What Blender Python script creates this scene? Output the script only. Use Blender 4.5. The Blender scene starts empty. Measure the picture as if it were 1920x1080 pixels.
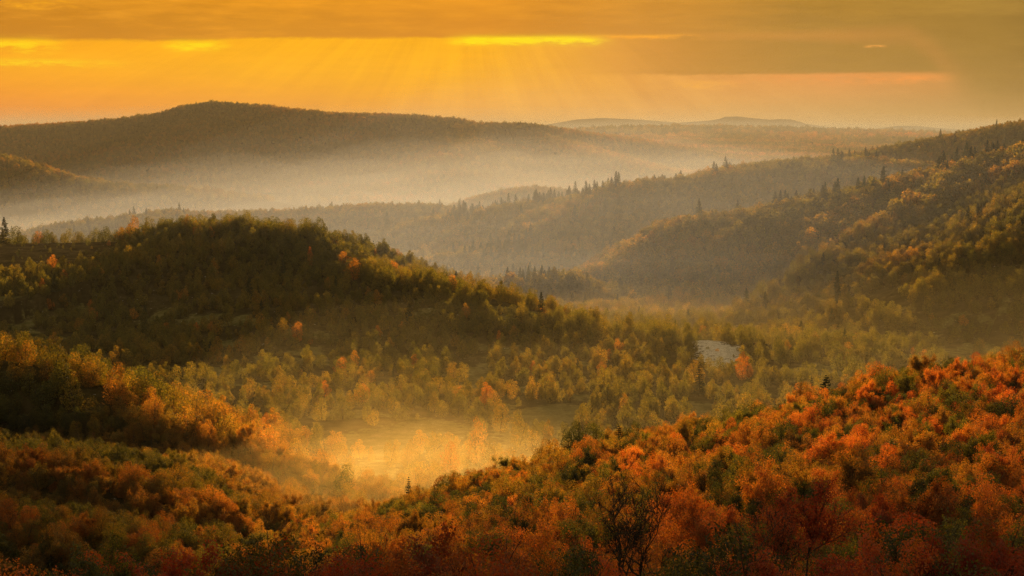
import bpy, math, random
import numpy as np
from mathutils import Vector, Matrix

R = math.radians
scene = bpy.context.scene
col = scene.collection

# ------------------------------------------------------------------ camera
F_PX = 3045.0                       # focal length in pixels of a 1920 px wide picture
PITCH = math.atan(290.0 / F_PX)
cam_d = bpy.data.cameras.new('camera')
cam_d.sensor_width = 36.0
cam_d.lens = 36.0 * F_PX / 1920.0
cam_d.clip_start = 0.5
cam_d.clip_end = 90000.0
cam = bpy.data.objects.new('camera', cam_d)
col.objects.link(cam)
cam.location = (0, 0, 0)
cam.rotation_euler = (math.pi / 2 - PITCH, 0, 0)
scene.camera = cam
CP, SP = math.cos(PITCH), math.sin(PITCH)

def at(px, py, Y):
    """world point at depth Y that shows at pixel (px, py) of the 1920x1080 picture"""
    a = (px - 960.0) / F_PX; b = (540.0 - py) / F_PX
    dx, dy, dz = a, CP + b * SP, -SP + b * CP
    k = Y / dy
    return (dx * k, Y, dz * k)

def project(x, y, z):
    yc = y * CP - z * SP; zc = y * SP + z * CP
    return 960.0 + F_PX * x / yc, 540.0 - F_PX * zc / yc

# ------------------------------------------------------------------ light
SUN_AZ, SUN_EL = R(3.0), R(7.5)   # azimuth measured from straight ahead, to the right
sun_dir = Vector((math.sin(SUN_AZ) * math.cos(SUN_EL), math.cos(SUN_AZ) * math.cos(SUN_EL), math.sin(SUN_EL)))
sd = bpy.data.lights.new('sun', 'SUN')
sd.energy = 5.0
sd.angle = R(0.6)
sd.color = (1.0, 0.63, 0.27)
sun = bpy.data.objects.new('sun', sd)
col.objects.link(sun)
sun.rotation_euler = (-sun_dir).to_track_quat('-Z', 'Y').to_euler()

def lin(c):
    return tuple(((v / 255.0) / 12.92 if v <= 10 else (((v / 255.0) + 0.055) / 1.055) ** 2.4) for v in c)

class NT:
    def __init__(s, nt): s.nt = nt; s.n = nt.nodes; s.l = nt.links
    def node(s, t, **kw):
        n = s.n.new(t)
        for k, v in kw.items(): setattr(n, k, v)
        return n
    def put(s, sock, v):
        if isinstance(v, bpy.types.NodeSocket): s.l.new(v, sock)
        elif v is not None: sock.default_value = v
    def m(s, op, a, b=None, c=None, clamp=False):
        n = s.node('ShaderNodeMath', operation=op, use_clamp=clamp)
        s.put(n.inputs[0], a); s.put(n.inputs[1], b); s.put(n.inputs[2], c)
        return n.outputs[0]
    def mr(s, v, a, b, c=0.0, d=1.0, smooth=True):
        n = s.node('ShaderNodeMapRange', interpolation_type='SMOOTHSTEP' if smooth else 'LINEAR')
        s.put(n.inputs['Value'], v); s.put(n.inputs['From Min'], a); s.put(n.inputs['From Max'], b)
        s.put(n.inputs['To Min'], c); s.put(n.inputs['To Max'], d)
        return n.outputs['Result']
    def mix(s, f, a, b, blend='MIX'):
        n = s.node('ShaderNodeMix', data_type='RGBA', blend_type=blend)
        s.put(n.inputs[0], f)
        s.put(n.inputs[6], a if isinstance(a, bpy.types.NodeSocket) else (*a, 1))
        s.put(n.inputs[7], b if isinstance(b, bpy.types.NodeSocket) else (*b, 1))
        return n.outputs[2]
    def ramp(s, f, stops, mode='LINEAR'):
        n = s.node('ShaderNodeValToRGB'); r = n.color_ramp; r.interpolation = mode
        while len(r.elements) < len(stops): r.elements.new(0.5)
        for e, (p, c) in zip(r.elements, stops):
            e.position = p; e.color = (*c, 1) if len(c) == 3 else c
        s.put(n.inputs[0], f)
        return n.outputs[0]
    def curve(s, f, pts):
        """piecewise linear scalar function, f in 0..1"""
        return s.ramp(f, [(p, (v, v, v)) for p, v in pts])
    def noise(s, vec, scale, detail=3.0, rough=0.5, dim='3D'):
        n = s.node('ShaderNodeTexNoise', noise_dimensions=dim)
        s.put(n.inputs['Vector'], vec); s.put(n.inputs['Scale'], scale)
        s.put(n.inputs['Detail'], detail); s.put(n.inputs['Roughness'], rough)
        return n.outputs['Fac']
    def xyz(s, x, y, z=0.0):
        n = s.node('ShaderNodeCombineXYZ')
        s.put(n.inputs[0], x); s.put(n.inputs[1], y); s.put(n.inputs[2], z)
        return n.outputs[0]

world = bpy.data.worlds.new('World')
scene.world = world
world.use_nodes = True
def build_sky():
    w = NT(world.node_tree); w.n.clear()
    tc = w.node('ShaderNodeTexCoord')
    sp = w.node('ShaderNodeSeparateXYZ'); w.l.new(tc.outputs['Generated'], sp.inputs[0])
    x, y, z = sp.outputs
    # bearing in degrees from straight ahead (right positive) and elevation in degrees
    az = w.m('MULTIPLY', w.m('ARCTAN2', x, y), 57.29578)
    el = w.m('MULTIPLY', w.m('ARCSINE', z), 57.29578)
    U = w.m('ADD', w.m('MULTIPLY', az, 1.0 / 40.0), 0.5, clamp=True)       # 0..1 over +-20 degrees
    n1 = w.noise(w.xyz(w.m('MULTIPLY', az, 0.16), w.m('MULTIPLY', el, 1.1)), 1.0, 6.0, 0.60)
    n2 = w.noise(w.xyz(w.m('MULTIPLY', az, 0.55), w.m('MULTIPLY', el, 4.0), 3.7), 1.0, 6.0, 0.62)
    n3 = w.noise(w.xyz(w.m('MULTIPLY', az, 1.9), w.m('MULTIPLY', el, 7.0), 9.1), 1.0, 5.0, 0.65)
    c1 = w.m('SUBTRACT', n1, 0.5); c2 = w.m('SUBTRACT', n2, 0.5); c3 = w.m('SUBTRACT', n3, 0.5)
    px = lambda p: math.degrees(math.atan((p - 960) / F_PX)) / 40.0 + 0.5
    ev = lambda p: (250 - p) / F_PX * 57.29578
    # the glowing clear band under the cloud deck
    band_lo = w.ramp(U, [(0.0, lin((240, 130, 8))), (px(100), lin((252, 148, 8))), (px(700), lin((249, 166, 26))),
                         (px(1000), lin((244, 176, 70))), (px(1250), lin((226, 166, 88))), (px(1600), lin((192, 152, 92))), (1.0, lin((150, 125, 75)))])
    band_hi = w.ramp(U, [(0.0, lin((248, 168, 4))), (px(100), lin((254, 178, 6))), (px(450), lin((254, 184, 8))),
                         (px(900), lin((253, 184, 14))), (px(1080), lin((236, 170, 52))), (px(1280), lin((226, 160, 78))),
                         (px(1560), lin((228, 152, 82))), (px(1760), lin((205, 143, 78))), (px(1850), lin((166, 134, 72))), (1.0, lin((140, 115, 60)))])
    band = w.mix(w.mr(el, ev(232), ev(120)), band_lo, band_hi)
    # slanting shafts of sun under the deck, fanning out from above the frame
    fan = w.m('DIVIDE', w.m('ADD', az, 1.5), w.m('SUBTRACT', 7.5, el))
    shaft = w.noise(w.xyz(w.m('MULTIPLY', fan, 6.5), w.m('MULTIPLY', el, 0.15), 0.0), 1.0, 4.0, 0.65)
    sh = w.m('MULTIPLY', w.m('SUBTRACT', shaft, 0.5), w.curve(U, [(0.0, 0.15), (px(300), 0.45), (px(950), 0.9), (px(1200), 1.0), (px(1500), 0.3), (1.0, 0.1)]))
    band = w.mix(1.0, band, w.xyz(*[w.m('ADD', 1.0, w.m('MULTIPLY', sh, k)) for k in (0.5, 0.75, 1.0)]), 'MULTIPLY')
    # cloud deck
    deck_a = w.ramp(U, [(0.0, lin((196, 132, 36))), (px(100), lin((205, 138, 36))), (px(500), lin((214, 146, 38))), (px(900), lin((218, 146, 44))),
                        (px(1250), lin((196, 138, 50))), (px(1500), lin((168, 128, 56))), (px(1850), lin((154, 122, 58))), (1.0, lin((125, 100, 50)))])
    deck_b = w.ramp(U, [(0.0, lin((228, 156, 46))), (px(100), lin((232, 162, 50))), (px(500), lin((240, 164, 42))), (px(900), lin((232, 158, 46))),
                        (px(1250), lin((206, 146, 54))), (px(1500), lin((178, 135, 56))), (px(1850), lin((166, 132, 64))), (1.0, lin((140, 112, 58)))])
    deck = w.mix(w.m('ADD', w.mr(el, ev(70), ev(0), -0.1, 0.75), w.m('MULTIPLY', w.m('ADD', c1, c2), 2.2), clamp=True), deck_a, deck_b)
    edge = w.curve(U, [(0.0, 0.615), (px(0), ev(84) / 5), (px(380), ev(82) / 5), (px(470), ev(76) / 5), (px(1290), ev(71) / 5), (px(1700), ev(74) / 5), (px(1740), ev(100) / 5), (px(1790), ev(150) / 5), (px(1840), ev(190) / 5), (px(1950), ev(225) / 5), (1.0, 0.0)])
    edge = w.m('MULTIPLY', edge, 5.0)
    soft = w.m('ADD', el, w.m('ADD', w.m('MULTIPLY', c3, 0.16), w.m('MULTIPLY', c2, 0.16)))
    d = w.m('SUBTRACT', soft, edge)
    width = w.curve(U, [(0.0, 0.08), (px(1100), 0.06), (px(1340), 0.2), (px(1500), 0.3), (px(1720), 0.6), (px(1850), 1.2), (1.0, 1.0)])
    dm = w.mr(d, w.m('MULTIPLY', width, -1.0), width)
    # the grey shadowed veil between the two openings at right
    sky = w.mix(dm, band, deck)
    ragged = w.m('ADD', soft, w.m('MULTIPLY', c1, 0.25))
    g1 = w.m('MULTIPLY', w.mr(w.m('ADD', az, w.m('MULTIPLY', w.m('SUBTRACT', shaft, 0.5), 5.0)), 1.3, 6.6), w.mr(ragged, ev(145), ev(138)))
    g1 = w.m('MULTIPLY', g1, w.m('SUBTRACT', 1.0, dm))
    sky = w.mix(g1, sky, deck_a)
    # burning rims under the deck
    def rim(e0, wd, a0, a1, a2, a3, gain, colr, base):
        dd = w.m('DIVIDE', w.m('SUBTRACT', soft, e0), wd)
        g = w.m('POWER', 2.718, w.m('MULTIPLY', w.m('MULTIPLY', dd, dd), -1.0))
        g = w.m('MULTIPLY', g, w.m('MULTIPLY', w.mr(az, a0, a1), w.mr(az, a2, a3, 1.0, 0.0)))
        g = w.m('MULTIPLY', g, w.m('ADD', gain, w.m('MULTIPLY', w.m('ADD', c3, c2), 3.2)), clamp=True)
        return w.mix(g, base, colr)
    A = lambda p: math.degrees(math.atan((p - 960) / F_PX))
    sky = rim(ev(78), 0.14, A(820), A(900), A(1080), A(1160), 1.1, lin((255, 232, 0)), sky)
    sky = rim(ev(72), 0.07, A(1060), A(1150), A(1260), A(1330), 0.7, lin((246, 170, 40)), sky)
    sky = rim(ev(90), 0.15, A(300), A(350), A(390), A(450), 0.9, lin((255, 226, 0)), sky)
    sky = rim(ev(94), 0.2, A(-400), A(-100), A(60), A(150), 0.75, lin((255, 222, 0)), sky)
    sky = rim(ev(124), 0.12, A(-400), A(-50), A(70), A(290), 0.8, lin((255, 220, 0)), sky)
    sky = rim(ev(22), 0.16, A(-300), A(-100), A(90), A(220), 0.25, lin((250, 178, 30)), sky)
    sky = rim(ev(10), 0.10, A(60), A(90), A(110), A(150), 0.45, lin((252, 186, 20)), sky)
    sky = rim(ev(160), 0.16, A(1215), A(1270), A(1320), A(1420), 0.3, lin((240, 174, 72)), sky)
    sky = rim(ev(93), 0.035, A(1608), A(1634), A(1638), A(1662), 1.1, lin((238, 168, 84)), sky)
    sky = rim(ev(150), 0.16, A(1330), A(1450), A(1700), A(1800), 0.4, lin((236, 152, 76)), sky)
    # faint haze on the horizon
    sky = w.mix(w.mr(el, ev(196), ev(262), 0.0, 0.55), sky, w.ramp(U, [(0.0, lin((235, 135, 25))), (px(800), lin((243, 176, 80))), (px(1300), lin((216, 168, 104))), (1.0, lin((150, 125, 80)))]))
    sky = w.mix(1.0, sky, w.xyz(*[w.m('ADD', 1.0, w.m('MULTIPLY', c2, 0.22))] * 3), 'MULTIPLY')
    # higher up and all round: dull overcast with the blue of the Nishita sky in it
    nis = w.node('ShaderNodeTexSky', sky_type='NISHITA', sun_disc=False, sun_elevation=SUN_EL, sun_rotation=SUN_AZ, altitude=600.0)
    nb = w.mix(1.0, nis.outputs[0], (0.15, 0.15, 0.15), 'MULTIPLY')
    upper = w.mix(w.mr(n1, 0.30, 0.62), nb, w.mix(w.mr(y, -0.6, 0.9), (0.28, 0.29, 0.28), (0.56, 0.47, 0.28)))
    sky = w.mix(w.mr(el, 6.0, 24.0), sky, upper)
    side = w.mr(w.m('ABSOLUTE', az), 19.0, 60.0)
    sky = w.mix(side, sky, w.mix(w.mr(y, -0.4, 0.9), (0.28, 0.27, 0.24), (0.56, 0.42, 0.21)))
    sky = w.mix(1.0, sky, (1.14, 1.02, 0.72), 'MULTIPLY')
    bg = w.node('ShaderNodeBackground'); w.l.new(sky, bg.inputs[0]); bg.inputs[1].default_value = 0.40
    out = w.node('ShaderNodeOutputWorld'); w.l.new(bg.outputs[0], out.inputs[0])
build_sky()

scene.view_settings.view_transform = 'Standard'
scene.view_settings.look = 'None'
scene.view_settings.exposure = 1.3
scene.view_settings.gamma = 1.0
cy = scene.cycles
cy.max_bounces = 5; cy.diffuse_bounces = 2; cy.glossy_bounces = 1; cy.transmission_bounces = 3
cy.volume_bounces = 1; cy.transparent_max_bounces = 64
cy.use_denoising = True
cy.denoising_input_passes = 'RGB_ALBEDO_NORMAL'; cy.denoising_prefilter = 'NONE'
cy.sample_clamp_indirect = 3.0

# ------------------------------------------------------------------ numeric noise
def _hash(ix, iy, seed):
    h = (ix.astype(np.int64) * 374761393 + iy.astype(np.int64) * 668265263 + seed * 1442695041) & 0xffffffff
    h = ((h ^ (h >> 13)) * 1274126177) & 0xffffffff
    h = (h ^ (h >> 16)) & 0xffffffff
    return h / 4294967295.0
def vnoise(x, y, seed=0):
    ix = np.floor(x); iy = np.floor(y); fx = x - ix; fy = y - iy
    fx = fx * fx * (3 - 2 * fx); fy = fy * fy * (3 - 2 * fy)
    a = _hash(ix, iy, seed); b = _hash(ix + 1, iy, seed); c = _hash(ix, iy + 1, seed); d = _hash(ix + 1, iy + 1, seed)
    return (a * (1 - fx) + b * fx) * (1 - fy) + (c * (1 - fx) + d * fx) * fy
def fbm(x, y, seed=0, oct=4):
    s = 0.0; a = 0.5; t = 0.0
    for k in range(oct):
        s = s + a * (vnoise(x, y, seed + k * 17) - 0.5) * 2; t += a
        x = x * 2.03 + 11.3; y = y * 2.03 + 5.7; a *= 0.5
    return s / t

# ------------------------------------------------------------------ terrain
# every ridge: crest points (px, py of the tree tops in the photograph, depth in metres), tree height,
# near and far slope, rounding radius
RIDGES = [
    # far big hill
    dict(p=[(-500, 262, 7000), (-200, 250, 7000), (0, 238, 7000), (100, 233, 7000), (200, 225, 7000), (290, 214, 7000), (350, 198, 7000), (400, 192, 7000),
            (500, 198, 7000), (560, 206, 7000), (640, 213, 7000), (740, 215, 7000), (850, 223, 7000), (900, 231, 7000), (1000, 233, 7000), (1080, 247, 6900),
            (1200, 264, 6700), (1350, 292, 6500)], t=9, ns=0.20, fs=0.25, r=120, g=34, gl=520),
    dict(p=[(1010, 252, 6700), (1080, 275, 6200), (1170, 300, 5700), (1280, 335, 5200)], t=9, ns=0.30, fs=0.30, r=80, g=12, gl=300),
    dict(p=[(840, 240, 6700), (860, 275, 6000), (840, 320, 5300)], t=9, ns=0.26, fs=0.26, r=90, g=12, gl=300),
    dict(p=[(400, 215, 6800), (360, 255, 6200), (260, 295, 5600)], t=9, ns=0.22, fs=0.22, r=90, g=12, gl=300),
    dict(p=[(1060, 244, 11000), (1180, 240, 11000), (1300, 239, 11000), (1420, 241, 11000), (1520, 243, 11000), (1640, 247, 11000), (1800, 249, 11000)],
         t=10, ns=0.035, fs=0.1, r=150, g=10, gl=700),
    dict(p=[(1120, 256, 8600), (1220, 256, 8600), (1330, 259, 8600), (1440, 262, 8600), (1540, 266, 8600), (1640, 276, 8600), (1720, 284, 8600)],
         t=9, ns=0.05, fs=0.1, r=120, g=10, gl=600),
    # blue mountains on the horizon
    dict(p=[(900, 246, 21000), (1000, 238, 21000), (1080, 224, 21000), (1130, 221, 21000), (1200, 224, 21000), (1270, 229, 21000), (1330, 224, 21000), (1352, 221, 21000),
            (1362, 217, 21000), (1385, 217, 21000), (1408, 220, 21000), (1445, 224, 21000), (1466, 223, 21000), (1484, 224, 21000), (1510, 232, 21000), (1560, 239, 21000), (1640, 246, 21000)],
         t=0, ns=0.15, fs=0.15, r=100, g=0, gl=900),
    dict(p=[(1590, 247, 19000), (1640, 241, 19000), (1680, 235, 19000), (1720, 235, 19000), (1780, 241, 19000), (1850, 248, 19000)], t=0, ns=0.12, fs=0.12, r=100, g=0, gl=900),
    # left middle-distance spur
    dict(p=[(-350, 262, 4600), (-100, 280, 4500), (0, 291, 4500), (60, 306, 4500), (130, 329, 4500), (200, 343, 4500), (290, 349, 4500), (400, 358, 4500),
            (480, 369, 4500), (560, 384, 4400)], t=9, ns=0.24, fs=0.24, r=90, g=14, gl=260),
    # low wooded rise behind the middle hill
    dict(p=[(-200, 455, 2500), (60, 432, 2500), (130, 415, 2550), (180, 408, 2600), (250, 401, 2600), (320, 390, 2600), (400, 394, 2600), (500, 392, 2600), (600, 388, 2600),
            (680, 380, 2600), (780, 381, 2600), (850, 389, 2550), (920, 402, 2500)], t=11, ns=0.17, fs=0.3, r=60, g=12, gl=170),
    dict(p=[(800, 398, 3400), (850, 380, 3400), (900, 363, 3400), (960, 351, 3400), (1010, 347, 3400), (1060, 353, 3400), (1120, 366, 3400)], t=11, ns=0.25, fs=0.3, r=60, g=10, gl=200),
    # long right ridge with firs on its crest
    dict(p=[(860, 398, 2350), (960, 386, 2350), (1010, 374, 2300), (1060, 366, 2300), (1160, 351, 2250), (1210, 343, 2250), (1260, 331, 2200), (1350, 313, 2200), (1440, 301, 2200),
            (1520, 292, 2200), (1620, 291, 2200), (1700, 298, 2200), (1800, 300, 2200), (2100, 290, 2200)], t=12, ns=0.22, fs=0.3, r=50, g=20, gl=170),
    dict(p=[(1130, 385, 2150), (1080, 415, 2050), (1010, 440, 1980), (950, 462, 1920)], t=12, ns=0.28, fs=0.2, r=40, g=6, gl=120),
    dict(p=[(1520, 296, 3100), (1600, 284, 3100), (1640, 276, 3100), (1700, 263, 3100), (1780, 249, 3100), (1850, 236, 3100), (1920, 223, 3100), (2200, 196, 3100)],
         t=12, ns=0.20, fs=0.3, r=70, g=16, gl=240),
    # big right hill
    dict(p=[(2250, 190, 1350), (1920, 266, 1450), (1840, 287, 1480), (1760, 307, 1500), (1680, 327, 1520), (1600, 346, 1540), (1500, 366, 1560), (1420, 385, 1580), (1320, 395, 1600), (1260, 408, 1620),
            (1190, 448, 1640), (1130, 486, 1660), (1095, 510, 1670), (1040, 545, 1680)], t=11, ns=0.27, fs=0.34, r=35, g=13, gl=115),
    # nearer lower right ridge
    dict(p=[(2200, 420, 1000), (1920, 458, 1050), (1800, 482, 1060), (1700, 505, 1080), (1620, 528, 1090), (1550, 540, 1100), (1450, 572, 1110), (1400, 586, 1120), (1320, 598, 1130), (1240, 612, 1140)],
         t=10, ns=0.30, fs=0.22, r=30, g=9, gl=90),
    dict(p=[(900, 530, 1350), (940, 517, 1350), (1000, 508, 1340), (1080, 512, 1330), (1150, 537, 1320), (1220, 575, 1300)], t=10, ns=0.3, fs=0.3, r=25, g=4, gl=80),
    dict(p=[(1290, 640, 885), (1330, 640, 890), (1370, 645, 890), (1410, 655, 885)], t=0, ns=0.12, fs=0.2, r=10, g=1.5, gl=30),
    # middle-left hill
    dict(p=[(-500, 440, 1190), (-200, 440, 1190), (0, 437, 1190), (230, 433, 1190), (330, 415, 1190), (420, 408, 1185), (500, 420, 1170), (550, 418, 1150), (600, 450, 1125), (650, 478, 1095), (750, 507, 1050),
            (850, 527, 1012), (920, 543, 985), (1000, 563, 960), (1100, 592, 935), (1200, 622, 915), (1280, 650, 898), (1330, 678, 880)], t=8, ns=0.112, fs=0.33, r=22, g=5.5, gl=75),
    # left spurs
    dict(p=[(-420, 560, 520), (-150, 612, 510), (0, 640, 500), (90, 650, 495), (160, 684, 490), (240, 722, 482), (320, 758, 475), (400, 800, 468), (480, 835, 460), (560, 862, 452),
            (620, 895, 440), (650, 935, 425)], t=6.5, ns=0.58, fs=0.34, r=7, g=4, gl=60),
    dict(p=[(-300, 800, 360), (0, 838, 350), (100, 838, 348), (200, 862, 346), (300, 898, 344), (400, 935, 342), (480, 975, 338), (510, 1010, 330)], t=6.5, ns=0.46, fs=0.25, r=9, g=3, gl=45),
    dict(p=[(-200, 930, 250), (0, 948, 245), (80, 955, 245), (150, 978, 243), (220, 1020, 240), (265, 1075, 235)], t=6.5, ns=0.45, fs=0.35, r=8, g=2, gl=35),
]
for rd in RIDGES:
    P = [at(a, b, c) for a, b, c in rd['p']]
    rd['w'] = np.array([(x, y, z - rd['t']) for x, y, z in P])

# the slope the camera stands on: tree-top pixels with their depth, thin-plate spline through them
FORE = [(1920, 1080, 112), (1500, 1080, 116), (1200, 1090, 124), (900, 1085, 145), (600, 1085, 195), (400, 1085, 250), (2200, 1000, 120),
        (1920, 960, 150), (1500, 980, 160), (1100, 980, 180), (800, 990, 235), (620, 1010, 262),
        (1920, 850, 205), (1600, 850, 225), (1250, 880, 240), (950, 935, 275),
        (1920, 740, 275), (1600, 750, 290), (1300, 800, 300), (1050, 860, 310),
        (2300, 600, 330), (2050, 635, 335), (1920, 662, 335), (1780, 672, 338), (1650, 672, 340), (1560, 712, 341), (1480, 752, 342), (1400, 775, 342), (1300, 785, 343), (1200, 800, 343),
        (1060, 832, 344), (900, 878, 344), (760, 922, 338), (620, 962, 325), (490, 1000, 305), (380, 1060, 285)]
TF = 6.0
fp = np.array([(lambda q: (q[0], q[1], q[2] - TF))(at(*f)) for f in FORE])
extra = np.array([(0, 0, -2.0), (40, 5, -3), (-40, 0, -5), (0, 45, -14.5), (60, 50, -15), (-50, 50, -19), (-110, 80, -38), (150, 60, -14), (0, -60, 6), (120, -60, 7), (-120, -60, -2),
                  (220, 200, -36), (300, 330, -40)])
fp = np.vstack([fp, extra])
def tps_fit(P, lam=4.0):
    n = len(P); X = P[:, :2] / 100.0
    d = np.hypot(X[:, None, 0] - X[None, :, 0], X[:, None, 1] - X[None, :, 1])
    K = np.where(d > 0, d * d * np.log(d + 1e-9), 0) + np.eye(n) * lam * 0.01
    A = np.zeros((n + 3, n + 3)); A[:n, :n] = K; A[:n, n] = 1; A[:n, n + 1:] = X; A[n, :n] = 1; A[n + 1:, :n] = X.T
    b = np.zeros(n + 3); b[:n] = P[:, 2]
    return X, np.linalg.solve(A, b)
TX, TW = tps_fit(fp)
def tps(x, y):
    s = TW[-3] + TW[-2] * x / 100 + TW[-1] * y / 100
    for (a, b), w in zip(TX, TW[:-3]):
        d2 = (x / 100 - a) ** 2 + (y / 100 - b) ** 2
        s = s + w * 0.5 * d2 * np.log(d2 + 1e-12)
    return s
# far rim of that slope: beyond it the ground drops to the valley
RIM = np.array([at(a, b, c)[:2] for a, b, c in [(2600, 560, 330), (2300, 600, 330), (1920, 662, 335), (1650, 672, 340), (1400, 775, 342), (1060, 832, 344), (900, 878, 344), (760, 922, 338),
                                              (620, 962, 325), (490, 1000, 305), (380, 1060, 285)]] + [(-75, 235), (-84, 190), (-92, 120), (-150, 60), (-260, -50), (-400, -300)])

def polydist(x, y, P):
    """distance to a polyline, interpolated third column and side (positive = left of travel direction)"""
    best = np.full(x.shape, 1e18); zz = np.zeros(x.shape); side = np.ones(x.shape)
    for i in range(len(P) - 1):
        ax, ay = P[i][:2]; bx, by = P[i + 1][:2]
        dx, dy = bx - ax, by - ay; L2 = dx * dx + dy * dy
        t = np.clip(((x - ax) * dx + (y - ay) * dy) / L2, 0, 1)
        qx = x - ax - t * dx; qy = y - ay - t * dy
        d2 = qx * qx + qy * qy
        m = d2 < best
        best = np.where(m, d2, best)
        if P.shape[1] > 2: zz = np.where(m, P[i][2] + t * (P[i + 1][2] - P[i][2]), zz)
        side = np.where(m, np.sign(dx * qy - dy * qx), side)
    return np.sqrt(best), zz, side

def smax(a, b, k):
    h = np.clip(0.5 + 0.5 * (a - b) / k, 0, 1)
    return b + (a - b) * h + k * h * (1 - h)

BY = [-500, 0, 200, 300, 380, 450, 600, 900, 1150, 1300, 1800, 2600, 4200, 6000, 8000, 10000, 13000, 18000, 60000]
BZ = [-60, -70, -84, -91, -99, -107, -119, -119, -132, -138, -165, -200, -232, -236, -190, -130, -85, -75, -75]
def height(x, y):
    x = np.asarray(x, float); y = np.asarray(y, float)
    dist = np.hypot(x, y)
    base = np.interp(y, BY, BZ)
    base = base + fbm(x / 60, y / 60, 3, 4) * np.interp(dist, [0, 500, 3000, 20000], [1.2, 2.0, 6, 14])
    # the valley rises gently on both sides
    cx = np.interp(y, [0, 300, 600, 900, 1300, 2000, 3000], [-90, -85, -10, 110, 50, -60, -150])
    base = base + np.clip(np.abs(x - cx) - 150 - 0.25 * np.maximum(y - 600, 0), 0, 800) * 0.03
    z = base
    for i, rd in enumerate(RIDGES):
        W = rd['w']
        d, cz, side = polydist(x, y, W)
        # crests run left to right in the list (dx > 0 at the start): left of travel is the far side
        flip = 1.0 if W[-1][0] > W[0][0] else -1.0
        far = side * flip > 0
        sl = np.where(far, rd['fs'], rd['ns'])
        gully = fbm(x / rd['gl'], y / (rd['gl'] * 1.6), 40 + i, 4) * rd['g'] * np.clip(d / (rd['gl'] * 0.8), 0, 1)
        h = cz - sl * (np.sqrt(d * d + rd['r'] ** 2) - rd['r']) + gully
        k = np.clip(0.006 * W[:, 1].mean(), 4, 30)
        z = smax(h, z, k)
    # the near slope
    h = tps(np.clip(x, -450, 450), np.clip(y, -150, 380)) + fbm(x / 38, y / 38, 9, 3) * 1.6
    d, _, side = polydist(x, y, RIM)
    inside = side < 0      # the rim is listed from right to left: the camera is on its left
    CAM_IN = CAM_SIDE * side > 0
    drop = 0.52 * (np.sqrt(d * d + 64) - 8)
    h2 = np.where(CAM_IN, h, h - drop)
    h2 = np.where((y < -400) | (np.abs(x) > 900), h2 - 0.2 * np.maximum(np.abs(x) - 900, 0), h2)
    z = smax(h2, z, 3.0)
    return z
CAM_SIDE = float(polydist(np.array([0.0]), np.array([0.0]), RIM)[2][0])

# ------------------------------------------------------------------ helpers for objects
def tag(o, label=None, cat=None, group=None, kind=None):
    if label: o['label'] = label
    if cat: o['category'] = cat
    if group: o['group'] = group
    if kind: o['kind'] = kind
    return o
def empty(name, loc, rz=0.0, s=1.0):
    o = bpy.data.objects.new(name, None); col.objects.link(o)
    o.location = loc; o.rotation_euler = (0, 0, rz); o.scale = (s, s, s) if not isinstance(s, tuple) else s
    o.empty_display_size = 0.5
    return o
def mesh_np(name, V, Fc, mat=None, smooth=False):
    """V (n,3), Fc (m,4) or (m,3)"""
    me = bpy.data.meshes.new(name)
    V = np.asarray(V, np.float32); Fc = np.asarray(Fc, np.int32); m, k = Fc.shape
    me.vertices.add(len(V)); me.vertices.foreach_set('co', V.ravel())
    me.loops.add(m * k); me.loops.foreach_set('vertex_index', Fc.ravel())
    me.polygons.add(m)
    me.polygons.foreach_set('loop_start', np.arange(0, m * k, k, dtype=np.int32))
    me.polygons.foreach_set('use_smooth', np.full(m, smooth, bool))
    me.update(calc_edges=True)
    if mat: me.materials.append(mat)
    return me
def link(name, me, parent=None):
    o = bpy.data.objects.new(name, me); col.objects.link(o)
    if parent: o.parent = parent
    return o
def material(name):
    m = bpy.data.materials.new(name); m.use_nodes = True
    t = NT(m.node_tree); t.n.clear()
    return m, t

# ------------------------------------------------------------------ ground sheet
# clearings where no trees grow: polygons in world metres, unprojected from where the meadows lie in the photograph
def ground_at(px, py, lo=60.0, hi=9000.0):
    """the visible ground point under a pixel (marching along the sight line)"""
    Y = np.geomspace(lo, hi, 4000)
    a = (px - 960.0) / F_PX; b = (540.0 - py) / F_PX
    dy = CP + b * SP; dz = -SP + b * CP
    X = a / dy * Y; Z = dz / dy * Y
    H = height(X, Y)
    i = np.argmax(H > Z)
    return X[i], Y[i], H[i]
def inpoly(x, y, P):
    c = np.zeros(x.shape, bool); n = len(P); j = n - 1
    for i in range(n):
        xi, yi = P[i]; xj, yj = P[j]
        with np.errstate(divide='ignore', invalid='ignore'):
            t = ((yi > y) != (yj > y)) & (x < (xj - xi) * (y - yi) / (yj - yi + 1e-12) + xi)
        c ^= t; j = i
    return c
def gpoly(pts, lo): return [ground_at(a, b, lo)[:2] for a, b in pts]
MEADOW = [gpoly(q, lo) for q, lo in [
    ([(560, 826), (640, 816), (730, 800), (760, 782), (820, 785), (880, 797), (905, 808), (865, 828), (800, 850), (720, 862), (640, 852), (585, 842)], 500),
    ([(930, 785), (960, 768), (1060, 754), (1110, 765), (1090, 800), (1040, 825), (960, 835), (920, 815)], 500),
    ([(1060, 745), (1120, 742), (1130, 752), (1080, 758)], 500),
    ([(1500, 705), (1560, 708), (1540, 716), (1470, 716)], 500),
]]
CHALK = [gpoly(q, lo) for q, lo in [
    ([(1296, 640), (1330, 638), (1365, 648), (1400, 652), (1400, 668), (1375, 690), (1340, 700), (1318, 680)], 600),
]]
FIELD = [[at(a, 455, c)[:2] for a, c in [(-600, 1080), (-600, 1200), (120, 1205), (225, 1200), (236, 1150), (180, 1110), (60, 1080)]]]
mid_field = [(1690, 299, 2150), (1770, 297, 2150), (1780, 306, 2050), (1700, 308, 2050)]
FIELD.append([at(a, b, c)[:2] for a, b, c in mid_field])

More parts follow.
